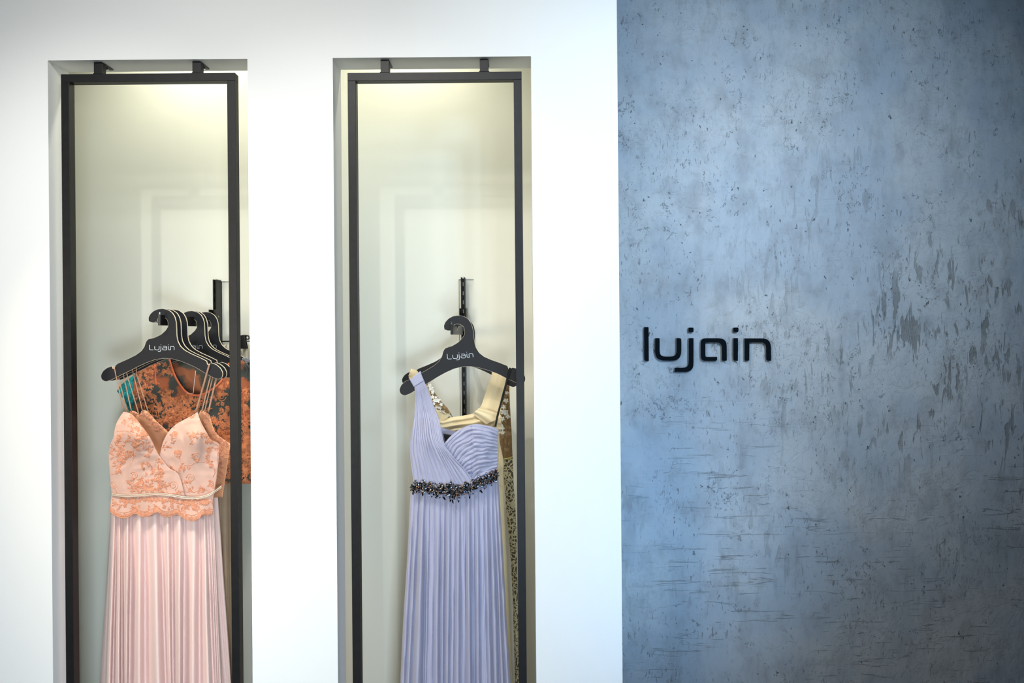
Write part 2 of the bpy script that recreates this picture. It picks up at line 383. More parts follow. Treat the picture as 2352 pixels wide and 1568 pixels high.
# ------------------------------------------------------------ steel frames
def frame(px0, px1, pyt, brk, label, yaw=0):
    z0 = D + .012; dep = .027; t = .0245
    x0 = W(px0[0], pyt, z0).x; x1 = W(px1, pyt, z0).x; zt = W((px0[0]+px1)/2, pyt, z0).z
    y0 = z0 - D; r = root('display_frame', label, 'frame', ((x0+x1)/2, y0, ZB), 'black steel frames in the wall openings')
    for xa in (x0, x1-t):
        m = MB(); m.box((xa, y0, ZB), (xa+t, y0+dep, zt-t)); m.build('post', M['black_steel'], r, bevel=.0009)
    m = MB(); m.box((x0, y0, zt-t), (x1, y0+dep, zt)); m.build('crossbar', M['black_steel'], r, bevel=.0009)
    m = MB(); m.box((x0+t, y0, ZB), (x1-t, y0+dep, ZB+t)); m.build('bottom_rail', M['black_steel'], r, bevel=.0009)
    for bx in brk:
        xa = W(bx, 150, z0).x; m = MB()
        m.box((xa, y0, zt), (xa+.026, y0+.020, ZT-.002))                       # stub
        m.box((xa, y0, ZT-.0045), (xa+.026, y0+.060, ZT-.0015))               # fixing plate under the soffit
        b = m.build('mounting_bracket', M['black_steel'], r, bevel=.001)
        s_ = MB(); s_.tube([(xa+.016, y0+.045, ZT-.0045), (xa+.016, y0+.045, ZT-.009)], .004, 10)
        s_.build('screw', M['steel'], b)
        for i, sx in enumerate((-1, 1)):                                      # weld seam
            s_ = MB(); xx = xa if sx < 0 else xa+.026
            s_.tube([(xx, y0+.001, zt), (xx, y0+.019, zt)], .003, 8); s_.build('weld', M['black_steel'], b)
    return r
frame((139.5,), 539.5, 168.5, (215, 441.5), 'black square-tube steel frame around the pink gown display')
frame((798,), 1198, 165.5, (874, 1102), 'black square-tube steel frame around the lavender gown display')

# ------------------------------------------------------------ rails and arms
ARMZ = [(719, 747, 366.5), (741, 768, 1037.5)]
for i, rx in enumerate(RX):
    where = ('behind the pink gown', 'behind the lavender gown')[i]
    y0 = .51
    r = root('wall_rail', 'black slotted steel upright rail ' + where, 'rail', (rx, y0, .3), 'slotted wall rails')
    zb = .3
    m = MB(); m.box((rx-.0075, y0, zb), (rx-.003, YB+.006, RT)); m.box((rx+.003, y0, zb), (rx+.0075, YB+.006, RT)); m.box((rx-.003, y0+.013, zb), (rx+.003, YB+.006, RT-.004))
    m.build('channel', M['rail_black'], r)
    m = MB(); zz = RT-.012
    while zz > zb+.02:
        m.box((rx-.001, y0+.0118, zz-.020), (rx+.001, y0+.0131, zz-.006)); zz -= .034
    o = m.build('slots', M['dark_slot'], r); o['kind'] = 'stuff'
    a0, a1, ax = ARMZ[i]
    tp = W(ax, (a0+a1)/2, 2.222); ztop = W(ax, a0+4, 2.222).z; zbot = W(ax, a1, 2.222).z
    r = root('hanging_arm', 'black face-out arm holding the hangers ' + ('of the pink gown row' if i == 0 else 'of the lavender gown pair'), 'rail arm', (tp.x, tp.y, zbot), 'face-out hanging arms')
    m = MB(); X0 = tp.x-.004; X1 = tp.x+.004
    m.box((X0, tp.y, zbot), (X1, .51, ztop)); m.build('bar', M['rail_black'], r, bevel=.0008)
    m = MB(); m.box((X0, tp.y-.003, zbot), (X1, tp.y, ztop+.002)); m.build('end_cap', M['clip_black'], r, bevel=.001)
    m = MB(); m.tube([(tp.x, tp.y+.002, ztop), (tp.x, tp.y+.002, ztop+.009)], .0028, 10); m.build('stop_pin', M['steel'], r)
    zc = W(508, 727, 2.61).z if i == 0 else W(1066, 724, 2.61).z
    m = MB(); m.box((rx+.0075, .482, zc-.026), (rx+.0145, .535, zc+.026)); m.box((rx-.0115, .482, zc-.026), (rx-.0075, .535, zc+.026)); m.build('clamp_plate', M['rail_black'], r, bevel=.0008)
    m = MB(); m.tube([(rx+.0145, .505, zc), (rx+.0160, .505, zc)], .003, 8); m.build('rivet', M['steel'], r)

# ------------------------------------------------------------ hangers
HK = [(508,484,4),(505,452,14),(522,418,14),(552,390,14),(592,372,12),(640,367,12),(690,378,14),(728,405,14),(752,445,14),(765,495,14),(768,560,14),(770,620,14),(780,675,14),(805,722,14),(845,760,16),
 (910,795,16),(985,828,14),(1052,862,4),(1060,893,4),(1076,903,4),(1094,880,6),(1140,893,16),(1183,928,18),(1207,975,18),(1200,1018,18),(1168,1034,14),(1118,1018,14),(1040,975,14),(960,925,14),(880,888,14),
 (800,858,14),(720,838,14),(650,834,14),(570,846,14),(490,874,14),(410,910,14),(330,952,14),(240,994,14),(150,1040,14),(98,1056,18),(62,1036,18),(54,998,18),(76,956,18),(115,926,16),(160,912,4),(166,936,4),(184,930,4),(192,905,4),
 (214,886,8),(300,848,14),(385,806,14),(438,768,16),(466,728,14),(480,685,12),(500,656,14),(560,643,14),(625,612,14),(668,573,14),(690,538,10),(692,498,12),(680,465,14),(650,447,12),(620,442,10),
 (598,447,10),(588,470,4),(586,492,3),(570,488,3),(560,498,4),(535,496,6)]
KS = 2.25/F/4.1263
def hk(x, y):
    dx, dy = (x-630)*KS, (y-738)*KS
    return (dx*CR - dy*SR, -(dx*SR + dy*CR))
hout = [hk(x, y) for x, y in rounded(HK, 3)]
def ribbon(m, pts, wd, y, y1):
    """flat stroke with a little depth, pts in local x,z"""
    L_, R_ = [], []
    for i, p in enumerate(pts):
        a = Vector(pts[max(i-1,0)]); b = Vector(pts[min(i+1,len(pts)-1)]); t = (b-a).normalized(); n = Vector((-t.y, t.x))*wd/2
        L_.append(Vector(p)+n); R_.append(Vector(p)-n)
    G = []
    for a, b in zip(L_, R_): G.append([(a.x,y1,a.y),(a.x,y,a.y),(b.x,y,b.y),(b.x,y1,b.y)])
    m.grid(G, wrap=True)
LOGO = [ # strokes traced in the crop frame: l u j a i n
 [(524,712),(524,745),(528,756),(540,759),(562,759)],
 [(574,724),(574,748),(580,757),(594,759),(610,757),(616,748),(616,724)],
 [(632,724),(632,760),(628,770),(616,773),(604,772)],[(632,708),(632,713)],
 [(652,724),(676,724),(684,729),(687,738),(687,759),(660,759),(650,755),(648,747),(651,741),(660,739),(686,739)],
 [(703,724),(703,748),(708,757),(718,759),(726,757)],[(703,708),(703,713)],
 [(700+18,759),(718,759)],
 [(722,728),(722,759)],[(704+18,727),(742,725),(752,728),(757,736),(757,759)]]
LOGO = [s for i, s in enumerate(LOGO) if i != 7]
hang_me = None
def hanger(loc, rot, label, group, yaw=0):
    global hang_me
    r = root('clothes_hanger', label, 'hanger', loc, group); r.rotation_euler = (0, rot, yaw)
    if hang_me is None:
        t = .0026
        A = prism(None, [(x,-t,z) for x,z in hout], [(x,t,z) for x,z in hout], [M['hanger_black'], M['hanger_edge']], 'body', rim=0)
        # cream rim as a thin band around the edge
        mb = MB(); n = len(hout); G = []
        for i, (x, z) in enumerate(hout):
            a = Vector(hout[i-1]); b = Vector(hout[(i+1)%n]); d = (b-a); d = d.normalized() if d.length else Vector((1,0)); nn = Vector((-d.y, d.x))*.0004
            G.append([(x,-t*1.12,z),(x+nn.x,-t*1.12,z+nn.y),(x+nn.x,t*1.12,z+nn.y),(x,t*1.12,z)])
        G.append(G[0]); mb.grid(G, wrap=True); E = mb.build('edge_band', M['hanger_edge'])
        mb = MB()
        for s_ in LOGO:
            pts = [hk(630+(x-640)*1.0, 738+(y-741)*1.0) for x, y in s_]
            if len(pts) > 2: pts = [cr(pts, k/16) for k in range(17)]
            ribbon(mb, pts, .0016, -t-.0004, -t+.0002)
        Lo = mb.build('logo', M['print_silver']); Lo['label'] = 'thin silver printed lettering'
        hang_me = (A, E, Lo)
        for o in hang_me: o.parent = r
    else:
        for o in hang_me:
            c = o.copy(); C.objects.link(c); c.parent = r
    return r
HP = W(*c2((630,738)), 2.25)
G1 = 'black hangers on the left arm'
labs = ['front black hanger with silver lettering carrying the pink gown', 'black hanger directly behind the pink gown hanger', 'third black hanger from the front, pressed near the pink gown',
 'black hanger of the coral lace gown, lettering half visible', 'black hanger just behind the coral gown hanger', 'rearmost black hanger nearest the left wall rail']
for z, lb in zip((2.25, 2.281, 2.322, 2.45, 2.472, 2.56), labs):
    hanger((HP.x + random.uniform(-.001,.001), z-D, HP.z), 0, lb, G1)
HQ = W(*c6((730,898)), 2.25); HR = W(*c6((735,892)), 2.37)
hanger((HQ.x, HQ.y, HQ.z), math.radians(-4.6), 'front black hanger with silver lettering carrying the lavender gown', 'black hangers on the right arm').scale = (1.04, 1, 1.04)
hanger((HR.x, HR.y, HR.z), math.radians(2.2), 'tilted black hanger behind the lavender gown hanger', 'black hangers on the right arm')

# ------------------------------------------------------------ cloth tools
def patch_pts(A, B, zf, ns, nt, cf):
    A = [cf(p) for p in A]; B = [cf(p) for p in B]; G = []
    for j in range(nt+1):
        t = j/nt; a = cr(A, t); b = cr(B, t); row = []
        for i in range(ns+1):
            s_ = i/ns; px = lerp(a[0], b[0], s_); py = lerp(a[1], b[1], s_)
            row.append(W(px, py, zf(s_, t, px, py)))
        G.append(row)
    return G
def patch(name, A, B, zf, ns, nt, cf, mt, parent, solid=.0014):
    m = MB(); m.grid(patch_pts(A, B, zf, ns, nt, cf)); o = m.build(name, mt, parent, smooth=True, solid=solid)
    return o, BVHTree.FromPolygons([Vector(v) for v in m.v], m.f)
def oval(px, cx, hw, dep): return dep*math.sqrt(max(0, 1-((px-cx)/hw)**2))
def bump2(px, py, cx, cy, rx, ry): return math.exp(-((px-cx)/rx)**2 - ((py-cy)/ry)**2)
def proj_tube(mb, bv, pts, r, off=.0012, n=4, fall=None, mi=0):
    out = []
    for p in pts:
        h = ray(bv, *p)
        if h[0] is None: 
            if len(out) > 2: mb.tube(out, r, n, mi)
            out = []; continue
        d = (Vector((0,-D,H)) - h[0]).normalized(); out.append(h[0] + d*off)
    if len(out) > 2: mb.tube(out, r, n, mi)
R = random.Random(5)
def loops(cx, cy, rad, petals, size, k=9):
    """corded sprig: uneven open loops of one continuous cord"""
    out = []; a0 = R.uniform(0, 6.28); asp = R.uniform(.45,.8)
    for i in range(petals):
        a = a0 + 2*PI*i/petals*R.uniform(.6,1.1) + R.uniform(-.5,.5); sz = size*R.uniform(.55,1.25); rd = rad*R.uniform(.3,1.2)
        c = (cx+math.cos(a)*rd, cy+math.sin(a)*rd); L_ = []; turn = R.uniform(.7,1.05); ph = R.uniform(-.5,.5)
        for j in range(k+1):
            b = a + PI + ph + 2*PI*j/k*turn
            ex = sz*1.5*math.cos(b-a); ey = sz*asp*math.sin(b-a)
            L_.append((c[0]+ex*math.cos(a)-ey*math.sin(a)+R.uniform(-.15,.15), c[1]+ex*math.sin(a)+ey*math.cos(a)+R.uniform(-.15,.15)))
        if R.random() < .35: L_.append((cx+R.uniform(-3,3), cy+R.uniform(-3,3)))
        out.append(L_)
    return out
def scroll(cx, cy, r, turns=1.4, a0=0, d=1, k=22):
    return [(cx + r*(1-.75*j/k)*math.cos(a0+d*2*PI*turns*j/k), cy + r*(1-.75*j/k)*math.sin(a0+d*2*PI*turns*j/k)) for j in range(k+1)]
def vine(pts, k=40, wob=1.0):
    out = []
    for j in range(k+1):
        x, y = cr(pts, j/k); out.append((x + wob*math.sin(j*1.1), y + wob*math.cos(j*.9)))
    return out

def skirt(name, mt, parent, valleys, ytop, yb, yhem, z0, dep, amp, cf, back=10, rows=46, k=12, sharp=.62, seed=0, topamp=.3, fine=0, zt=0, mul=None, topf=None, skew=.25):
    """gathered skirt: a closed tube whose front folds run between the given valley lines"""
    G = []
    V = [(cf((a, 0))[0], cf((b, 0))[0]) for a, b in valleys]; n = len(V)-1
    for j in range(rows+1):
        v = j/rows; py = lerp(ytop, yhem, v**1.15); u = (py-ytop)/(yb-ytop)
        PY = (lambda x, v=v, py=py: lerp(topf(x), yhem, v**1.15)) if topf else (lambda x, py=py: py)
        xs_ = [lerp(a, b, u) + 1.2*nz(seed+i*3.1, py*.006)*min(1,u*2) for i, (a, b) in enumerate(V)]
        L_, R_ = xs_[0], xs_[-1]; cx = (L_+R_)/2; hw = (R_-L_)/2*1.03; row = []
        grow = lerp(topamp, 1, sm(0, .55, u)); zc_ = z0 - zt*(1-min(1,u))
        for i in range(n):
            for q in range(k):
                t = q/k; x = lerp(xs_[i], xs_[i+1], t)
                A = amp*min(1, (xs_[i+1]-xs_[i])/20)*grow*(.75+.4*nz(i*7.3+seed, 2.2))
                if mul: A *= mul[i]
                tt = t**(1+skew); ridge = math.sin(PI*tt)**sharp
                z = zc_ - oval(x, cx, hw, dep) - A*ridge + min(A*.5,.02)
                z += fine*nz(x*.35+seed, py*.012, 3) + .002*nz(x*.05, py*.01, seed)
                row.append(W(x, PY(x), z))
        row.append(W(xs_[-1], PY(xs_[-1]), zc_+min(amp*.5,.02)))
        nb = back*8
        for q in range(1, nb):
            t = q/nb; x = lerp(R_, L_, t)
            row.append(W(x, PY(x), zc_ + min(amp*.5,.02) + oval(x, cx, hw, dep*.9) + min(amp*.7,.014)*grow*math.sin(t*PI*back)**2*math.sin(PI*t)))
        G.append(row)
    m = MB(); m.grid(G, wrap=True)
    return m.build(name, mt, parent, smooth=True)

# ------------------------------------------------------------ PINK GOWN
HB = W(0, 0, 2.25)
def yhem(z, zz): return VY + (H-zz)*F/z
pg = root('evening_gown', 'pale pink gown with corded lace bodice and pleated long skirt, left opening', 'gown', (HP.x, .15, .12), 'gowns hung in the left opening')
ZP = 2.262
def zL(s_, t, px, py):
    z = ZP - oval(px, 378, 148, .058)*sm(930, 1010, py) - .036*bump2(px, py, 314, 1000, 28, 38) + .008*bump2(px, py, 350, 1075, 24, 24) + .007*bump2(px, py, 290, 1085, 10, 40)
    z += .0045*(abs(nz(px*.022+py*.05, py*.01-px*.02, 3))**.6) - .002
    z += .0022*nz(px*.05, py*.03, 1) + .0035*nz(px*.02+py*.03, py*.012-px*.01, 5)
    return z
def zR(s_, t, px, py):
    z = ZP + .007 - oval(px, 378, 150, .058)*sm(930, 1010, py) - .032*bump2(px, py, 448, 1010, 24, 42) + .006*bump2(px, py, 395, 1070, 14, 40)
    z += .0045*(abs(nz(px*.03-py*.02, py*.02+px*.02, 6))**.6) - .002
    z += .004*sm(.30,.36,s_)*(1-sm(.36,.42,s_))*sm(.25,.5,t)  # princess seam
    return z + .0022*nz(px*.05, py*.03, 9) + .003*nz(px*.02-py*.03, py*.012, 15)
AL = [(262,190),(215,260),(182,340),(168,430),(137,500),(121,600),(125,700),(136,830),(152,985)]
BL = [(268,186),(345,215),(430,315),(520,440),(572,550),(606,610),(690,715),(790,790),(850,1005)]
AR = [(955,195),(862,252),(762,306),(688,380),(640,470),(610,590),(600,700),(620,850),(640,1010)]
BR = [(966,190),(990,270),(1045,375),(1095,452),(1172,500),(1165,640),(1148,800),(1128,925),(1120,1010)]
oL, bL = patch('left_bodice_panel', AL, BL, zL, 50, 60, c3, M['pink_satin'], pg)
oR, bR = patch('right_bodice_panel', AR, BR, zR, 50, 60, c3, M['pink_satin'], pg)
oR['label'] = 'plainer pink bodice panel'
topB = [(325,184),(345,177),(385,190),(415,214),(434,180),(458,172),(500,190),(560,262),(640,335),(710,400),(800,430),(900,390),(985,187),(1020,182),(1056,200),(1082,228),(1110,330),(1150,402),(1230,460),(1278,492)]
botB = [(lerp(170,1200,i/19), 1000) for i in range(20)]
def zBk(s_, t, px, py): return ZP + .016 + .045*sm(0,.4,s_)*math.sin(PI*min(1,max(0,t))) + .002*nz(px*.06, py*.04)
oB, bB = patch('back_bodice_panel', topB, botB, zBk, 24, 60, c3, M['gold_lining'], pg); oB['label'] = 'golden inside of the bodice back'
# peplum with scalloped edge
topP = [(150,975),(250,988),(400,985),(600,972),(740,985),(880,1008),(1000,1000),(1112,950)]
scal = [(132,1130),(175,1165),(230,1190),(300,1192),(352,1160),(385,1155),(430,1178),(490,1180),(545,1155),(590,1140),(625,1172),(690,1184),(745,1165),(785,1162),(840,1200),(915,1220),(975,1200),(1010,1165),(1050,1168),(1112,1158)]
def zP(s_, t, px, py):
    u = t; return ZP - oval(px, 378, 150, .060) - .010*s_ - .007*s_*math.sin(t*PI*5.2+.6) - .002*nz(px*.05, py*.05)
oP, bP = patch('peplum', topP, scal, zP, 14, 110, c3, M['pink_satin'], pg)
# corded lace: scrolls, flower loops and vines sewn on the bodice
def sew(mb, bv, cf, clusters, scrolls=(), vines=(), size=1.6, r=.0009, rad=2.8, off=.0010, dens=1.7):
    for (x, y, sx, sy, n) in clusters:
        for _ in range(int(n*dens)):
            px, py = cf((R.gauss(x, sx), R.gauss(y, sy)))
            for L_ in loops(px, py, rad*R.uniform(.7,1.3), R.randint(3,5), size*R.uniform(.7,1.25), 7): proj_tube(mb, bv, L_, r*R.uniform(.75,1.1), off*R.uniform(.8,2.0))
    for (x, y, rr, a0, d) in scrolls:
        px, py = cf((x, y)); proj_tube(mb, bv, scroll(px, py, rr/4.126, 1.5, a0, d), r*1.25, off)
    for v in vines: proj_tube(mb, bv, vine([cf(p) for p in v], 44, .5), r*1.15, off)
mb = MB()
sew(mb, bL, c3, [(360,250,22,22,6),(410,320,30,30,9),(470,400,35,30,10),(340,470,40,40,9),(430,520,60,35,13),(250,570,25,22,7),(200,520,12,30,4),(240,650,22,35,9),(210,740,22,20,5),(340,600,25,20,5),
  (470,690,25,15,4),(560,780,50,30,11),(430,870,70,35,17),(500,930,60,22,9),(610,830,25,40,8),(350,920,25,20,4),(640,900,25,25,3),(150,560,8,40,3),(600,660,12,25,4),(290,300,20,20,2),(430,430,50,40,12),(280,480,40,50,6),(520,900,60,25,8),(480,610,30,30,3),(170,650,14,60,4),(800,950,20,15,2)],
  [(172,875,38,.5,1),(365,790,36,3.6,1),(735,885,48,1.2,-1),(345,850,26,2,1),(250,385,28,0,1)],
  [[(200,375),(300,372),(360,420),(420,470)],[(150,780),(200,760),(240,690),(230,600),(180,520)],[(160,880),(190,930),(200,960)],[(640,880),(690,960),(760,960),(820,975)],[(470,880),(560,960),(640,975)],[(600,620),(560,700),(600,760),(560,850)],[(330,540),(360,620),(330,690)]])
mb.build('bodice_cording', M['peach_cord'], oL, smooth=True)['kind'] = 'stuff'
mb = MB()
sew(mb, bR, c3, [(930,250,25,25,4),(1060,440,25,28,8),(1065,520,12,30,6),(950,400,40,10,3),(880,420,15,12,2),(1060,620,14,25,4),(1100,690,18,14,3),(1170,560,10,40,5),(1150,850,10,30,3),(770,570,18,15,4),(790,600,12,20,3),
   (900,480,8,10,1),(960,640,14,8,2),(860,860,18,14,3),(900,930,22,14,3),(1000,930,20,14,3),(1090,870,14,18,3),(820,700,10,22,3),(740,400,30,35,5),(680,480,20,30,3),(800,740,14,14,2),(700,740,25,12,3),(1100,450,10,10,3)],
   [(748,400,40,2.5,-1),(955,610,40,3.4,1),(900,815,42,3.2,1),(920,600,22,2.6,-1),(880,715,18,0,1),(1095,860,24,1,-1),(1000,390,14,0,1),(960,430,14,1,1)],
   [[(860,390),(900,420),(960,400),(1010,400),(1060,460)],[(800,640),(830,690),(900,690),(960,660),(1030,660),(1075,610)],[(830,820),(870,910),(930,950),(1000,920),(1080,940)],[(990,290),(1040,400),(1090,470),(1165,510)],[(1070,690),(1110,700),(1130,760),(1110,800)],[(660,720),(700,745),(760,750),(800,770)],[(1170,520),(1150,620),(1165,720)]])
mb.build('bodice_cording', M['peach_cord'], oR, smooth=True)['kind'] = 'stuff'
mb = MB()
sew(mb, bB, c3, [(440,200,18,14,5),(500,230,25,20,6),(560,300,25,22,8),(620,350,22,20,6),(380,200,14,10,3),(1060,220,14,16,5),(1040,320,16,30,4),(1110,380,20,25,6),(1190,470,25,25,8),(1190,580,14,50,9),(1190,740,14,50,8),(1230,560,15,40,5)])
mb.build('back_cording', M['peach_cord'], oB, smooth=True)['kind'] = 'stuff'
mb = MB()
edge = [c3(cr(scal, i/150)) for i in range(151)]
for off_, rr in ((0,.0013),(2.6,.0010),(12,.0011)):
    proj_tube(mb, bP, [(x, y-off_-.6) for x, y in edge[1:-1]], rr)
for i in range(2, 149):
    x, y = edge[i]
    for L_ in loops(x, y-5.5-R.uniform(-1.5,2.5), 1.8, 2, 1.7, 7): proj_tube(mb, bP, L_, .0009, .002)
    if i % 2: mb.tube([W(x, y-.5, 2.2) if False else (ray(bP, x, y-1.0)[0] or W(x,y,2.2)) + Vector((0,-.001,0)), (ray(bP, x, y-1.0)[0] or W(x,y,2.2)) + Vector((R.uniform(-.001,.001),-.001,-.0045))], .0006, 3)
sew(mb, bP, c3, [(230,1025,55,16,10),(330,1040,50,14,9),(430,1025,50,12,7),(560,1010,40,12,6),(650,1020,50,15,9),(740,1040,40,14,7),(880,1055,50,20,12),(950,1065,50,20,12),(1040,1045,40,22,12),(500,1090,200,14,10),(900,1120,120,14,8),(180,1090,40,16,5)])
mb.build('scalloped_lace_edge', M['peach_cord'], oP, smooth=True)['kind'] = 'stuff'
# waist cord
path = [(148,968),(250,981),(400,979),(580,965),(720,979),(850,1000),(960,1002),(1060,980),(1140,935),(1192,895)]
for k, dy in enumerate((-6, 7)):
    m = MB(); pts = []
    for i in range(61):
        x, y = cr(path, i/60); px, py = c3((x, y+dy)); pts.append(W(px, py, ZP - oval(px, 378, 150, .060) - .008 + .02*sm(1080,1192,x)))
    m.tube(pts, .0015, 8); m.build('waist_cord', M['silver_cord'], pg, smooth=True)
# straps
SL = [((176,928),(266,1345),2.243,.0019),((214,1008),(297,1345),2.256,.0019),((258,978),(340,1345),2.262,.0019),((290,970),(410,1370),2.262,.0019),((345,940),(446,1345),2.268,.0018),((388,985),(497,1345),2.268,.0018),
      ((1074,903),(950,1345),2.242,.0032),((1092,985),(1004,1345),2.256,.0023),((1112,1000),(1030,1345),2.262,.0019),((1142,1020),(1066,1350),2.266,.0030)]
for a, b, z, r_ in SL:
    pa, pb = c2(a), c2(b); m = MB(); top = W(pa[0], pa[1], z)
    pts = [W(lerp(pa[0], pb[0], i/10), lerp(pa[1], pb[1], i/10), lerp(z, ZP-.002 if z < 2.25 else z, i/10)) for i in range(11)]
    if z < 2.25: pts = [top + Vector((-.001,.014,-.004)), top + Vector((0,.008,.004)), top + Vector((0,.001,.003))] + pts
    else: pts = [pts[0] + Vector((-.002,0,.03))] + pts
    m.tube(pts, r_, 6); m.build('strap', M['glitter_strap'], pg, smooth=True)
VS = [(548,470),(600,560),(643,646),(732,713),(855,862),(1005,1055),(1105,1120),(1228,1217),(1368,1362),(1437,1497),(1480,1540),(1503,1572)]
skirt('skirt', M['pink_crepe'], pg, VS, 1166, 1568, yhem(2.25,.13), ZP+.004, .045, .078, c4, back=9, rows=60, k=18, sharp=1.25, skew=.45, seed=3, topamp=.45, mul=[.9,1,1,.9,1.15,.85,1,1,.9,.8,.8])
# rear layer of the skirt showing at its right
VB = [(560,440),(760,700),(1000,1000),(1250,1350),(1380,1530),(1440,1580),(1490,1630),(1530,1662)]
skirt('underskirt', M['pink_crepe'], pg, VB, 1110, 1568, yhem(2.3,.13), ZP+.075, .03, .02, c4, back=7, seed=11)

# ------------------------------------------------------------ CORAL LACE GOWN
cg = root('evening_gown', 'coral corded lace gown with dark sheer yoke behind the pink gown', 'gown', (HP.x, .36, .12), 'gowns hung in the left opening')
ZG = 2.452
def zC(s_, t, px, py): return ZG - .018 - oval(px, 450, 150, .035)*sm(850, 980, py) + .004*nz(px*.03, py*.02, 4)
topC = [(352,1040),(400,930),(470,880),(560,850),(640,842),(697,845),(742,985),(800,1090),(860,1158),(930,1186),(1010,1180),(1100,1130),(1180,1060),(1235,960),(1262,880),(1330,850),(1410,868),(1480,930),(1540,1010)]
botC = [(lerp(400,1530,i/18), 2015) for i in range(19)]
oC, bC = patch('lace_bodice', topC, botC, zC, 40, 90, c2, M['coral_mesh'], cg)
topD = [(lerp(395,1470,i/8), 850+60*abs(i/4-1)**2) for i in range(9)]
botD = [(lerp(420,1500,i/8), 2015) for i in range(9)]
def zCb(s_, t, px, py): return ZG + .02 + oval(px, 450, 150, .03)*sm(850,980,py) + .004*nz(px*.03, py*.02, 8)
oD, bD = patch('back_yoke', topD, botD, zCb, 24, 40, c2, M['coral_mesh_back'], cg)
trim = [(697,845),(742,985),(800,1090),(860,1158),(930,1186),(1010,1180),(1100,1130),(1180,1060),(1235,960),(1262,880)]
m = MB(); pts = [c2(cr(trim, i/50)) for i in range(51)]
G = []
for i, p in enumerate(pts):
    a = Vector(pts[max(i-1,0)]); b = Vector(pts[min(i+1,50)]); t_ = (b-a).normalized(); n_ = Vector((-t_.y, t_.x))*2.1; z = zC(0,0,*p)-.003
    G.append([W(p[0]+n_.x, p[1]+n_.y, z), W(p[0]-n_.x, p[1]-n_.y, z-.0005)])
m.grid(G); m.build('neckline_trim', M['coral_trim'], cg, smooth=True, solid=.002)
m = MB()
for tr_ in ([(555,870),(565,980),(575,1090)],[(780,850),(840,890),(900,930)],[(1395,1130),(1400,1330),(1430,1450),(1468,1460)]):
    proj_tube(m, bC, [c2(cr(tr_, i/14)) for i in range(15)], .0024, .002, 6)
m.build('seam_binding', M['coral_trim'], cg, smooth=True)['kind'] = 'stuff'
mb = MB()
CC = [(450,960,40,40,14),(530,900,40,30,10),(450,1100,50,60,18),(480,1230,50,50,14),(660,930,50,50,12),(650,1190,55,40,16),(600,1290,60,40,18),(700,1300,60,50,22),(880,1260,50,60,22),(860,1330,40,40,12),(960,1230,40,50,12),
      (690,1420,90,60,30),(820,1400,60,60,16),(930,950,30,30,8),(1200,1050,50,40,10),(1180,1200,50,70,12),(1230,1400,40,60,22),(1200,1560,60,80,30),(1260,1700,50,80,34),(1250,1880,50,80,34),(1420,1200,30,60,12),(1430,1500,30,90,30),(1430,1700,30,90,40),(1430,1900,30,70,34),(1100,1450,60,80,22)]
sew(mb, bC, c2, CC, [(1190,1200,45,0,1),(760,1250,35,2,1),(560,1360,40,1,-1),(1210,1480,40,3,1)], [], size=1.8, r=.0010, rad=3.0, dens=1.9)
for i in range(150):                      # fringed hem
    px = R.uniform(500, 590); py = c2((0,2015))[1]; h = ray(bC, px, py-2)
    if h[0]: mb.tube([h[0]+Vector((0,-.001,.002)), h[0]+Vector((R.uniform(-.001,.001),-.001,-.006))], .0008, 3)
mb.build('corded_lace', M['coral_cord'], oC, smooth=True)['kind'] = 'stuff'
VG = [(1150,1150),(1350,1350),(1490,1500),(1560,1590),(1620,1650),(1665,1700)]
skirt('skirt', M['taupe_fabric'], cg, [(760,740),(1000,980)]+VG, 1100, 1568, yhem(2.5,.15), ZG+.01, .03, .02, c4, back=7, seed=21)
# loop tag
m = MB(); m.tube([W(*c2(p), 2.40) for p in ((948,952),(935,1050),(924,1166),(900,1170),(862,1164))], .0009, 6)
m.build('hanging_loop', M['clear_tag'], cg, smooth=True)

# ------------------------------------------------------------ TEAL GOWN
tg = root('evening_gown', 'teal lace gown, only a sliver visible left of the coral gown', 'gown', (HP.x-.05, .42, .12), 'gowns hung in the left opening')
topT = [(202,1150),(222,1112),(255,1075),(300,1040),(350,1005),(395,975),(470,960),(600,950)]
botT = [(292,1250),(300,1290),(318,1332),(345,1345),(380,1345),(430,1345),(520,1345),(620,1345)]
def zT(s_, t, px, py): return 2.55 - .02*math.sin(PI*s_) + .006*nz(px*.12, py*.06)
oT, bT = patch('lace_bodice', topT, botT, zT, 24, 40, c2, M['teal'], tg)
mb = MB(); sew(mb, bT, c2, [(300,1080,40,40,22),(330,1200,25,70,26),(340,1310,20,20,8)], r=.001); mb.build('corded_lace', M['teal'], oT, smooth=True)['kind'] = 'stuff'
skirt('skirt', M['teal'], tg, [(740,660),(800,800),(960,960),(1120,1120),(1300,1300)], 945, 1568, yhem(2.55,.2), 2.56, .02, .012, c4, back=5, seed=5)

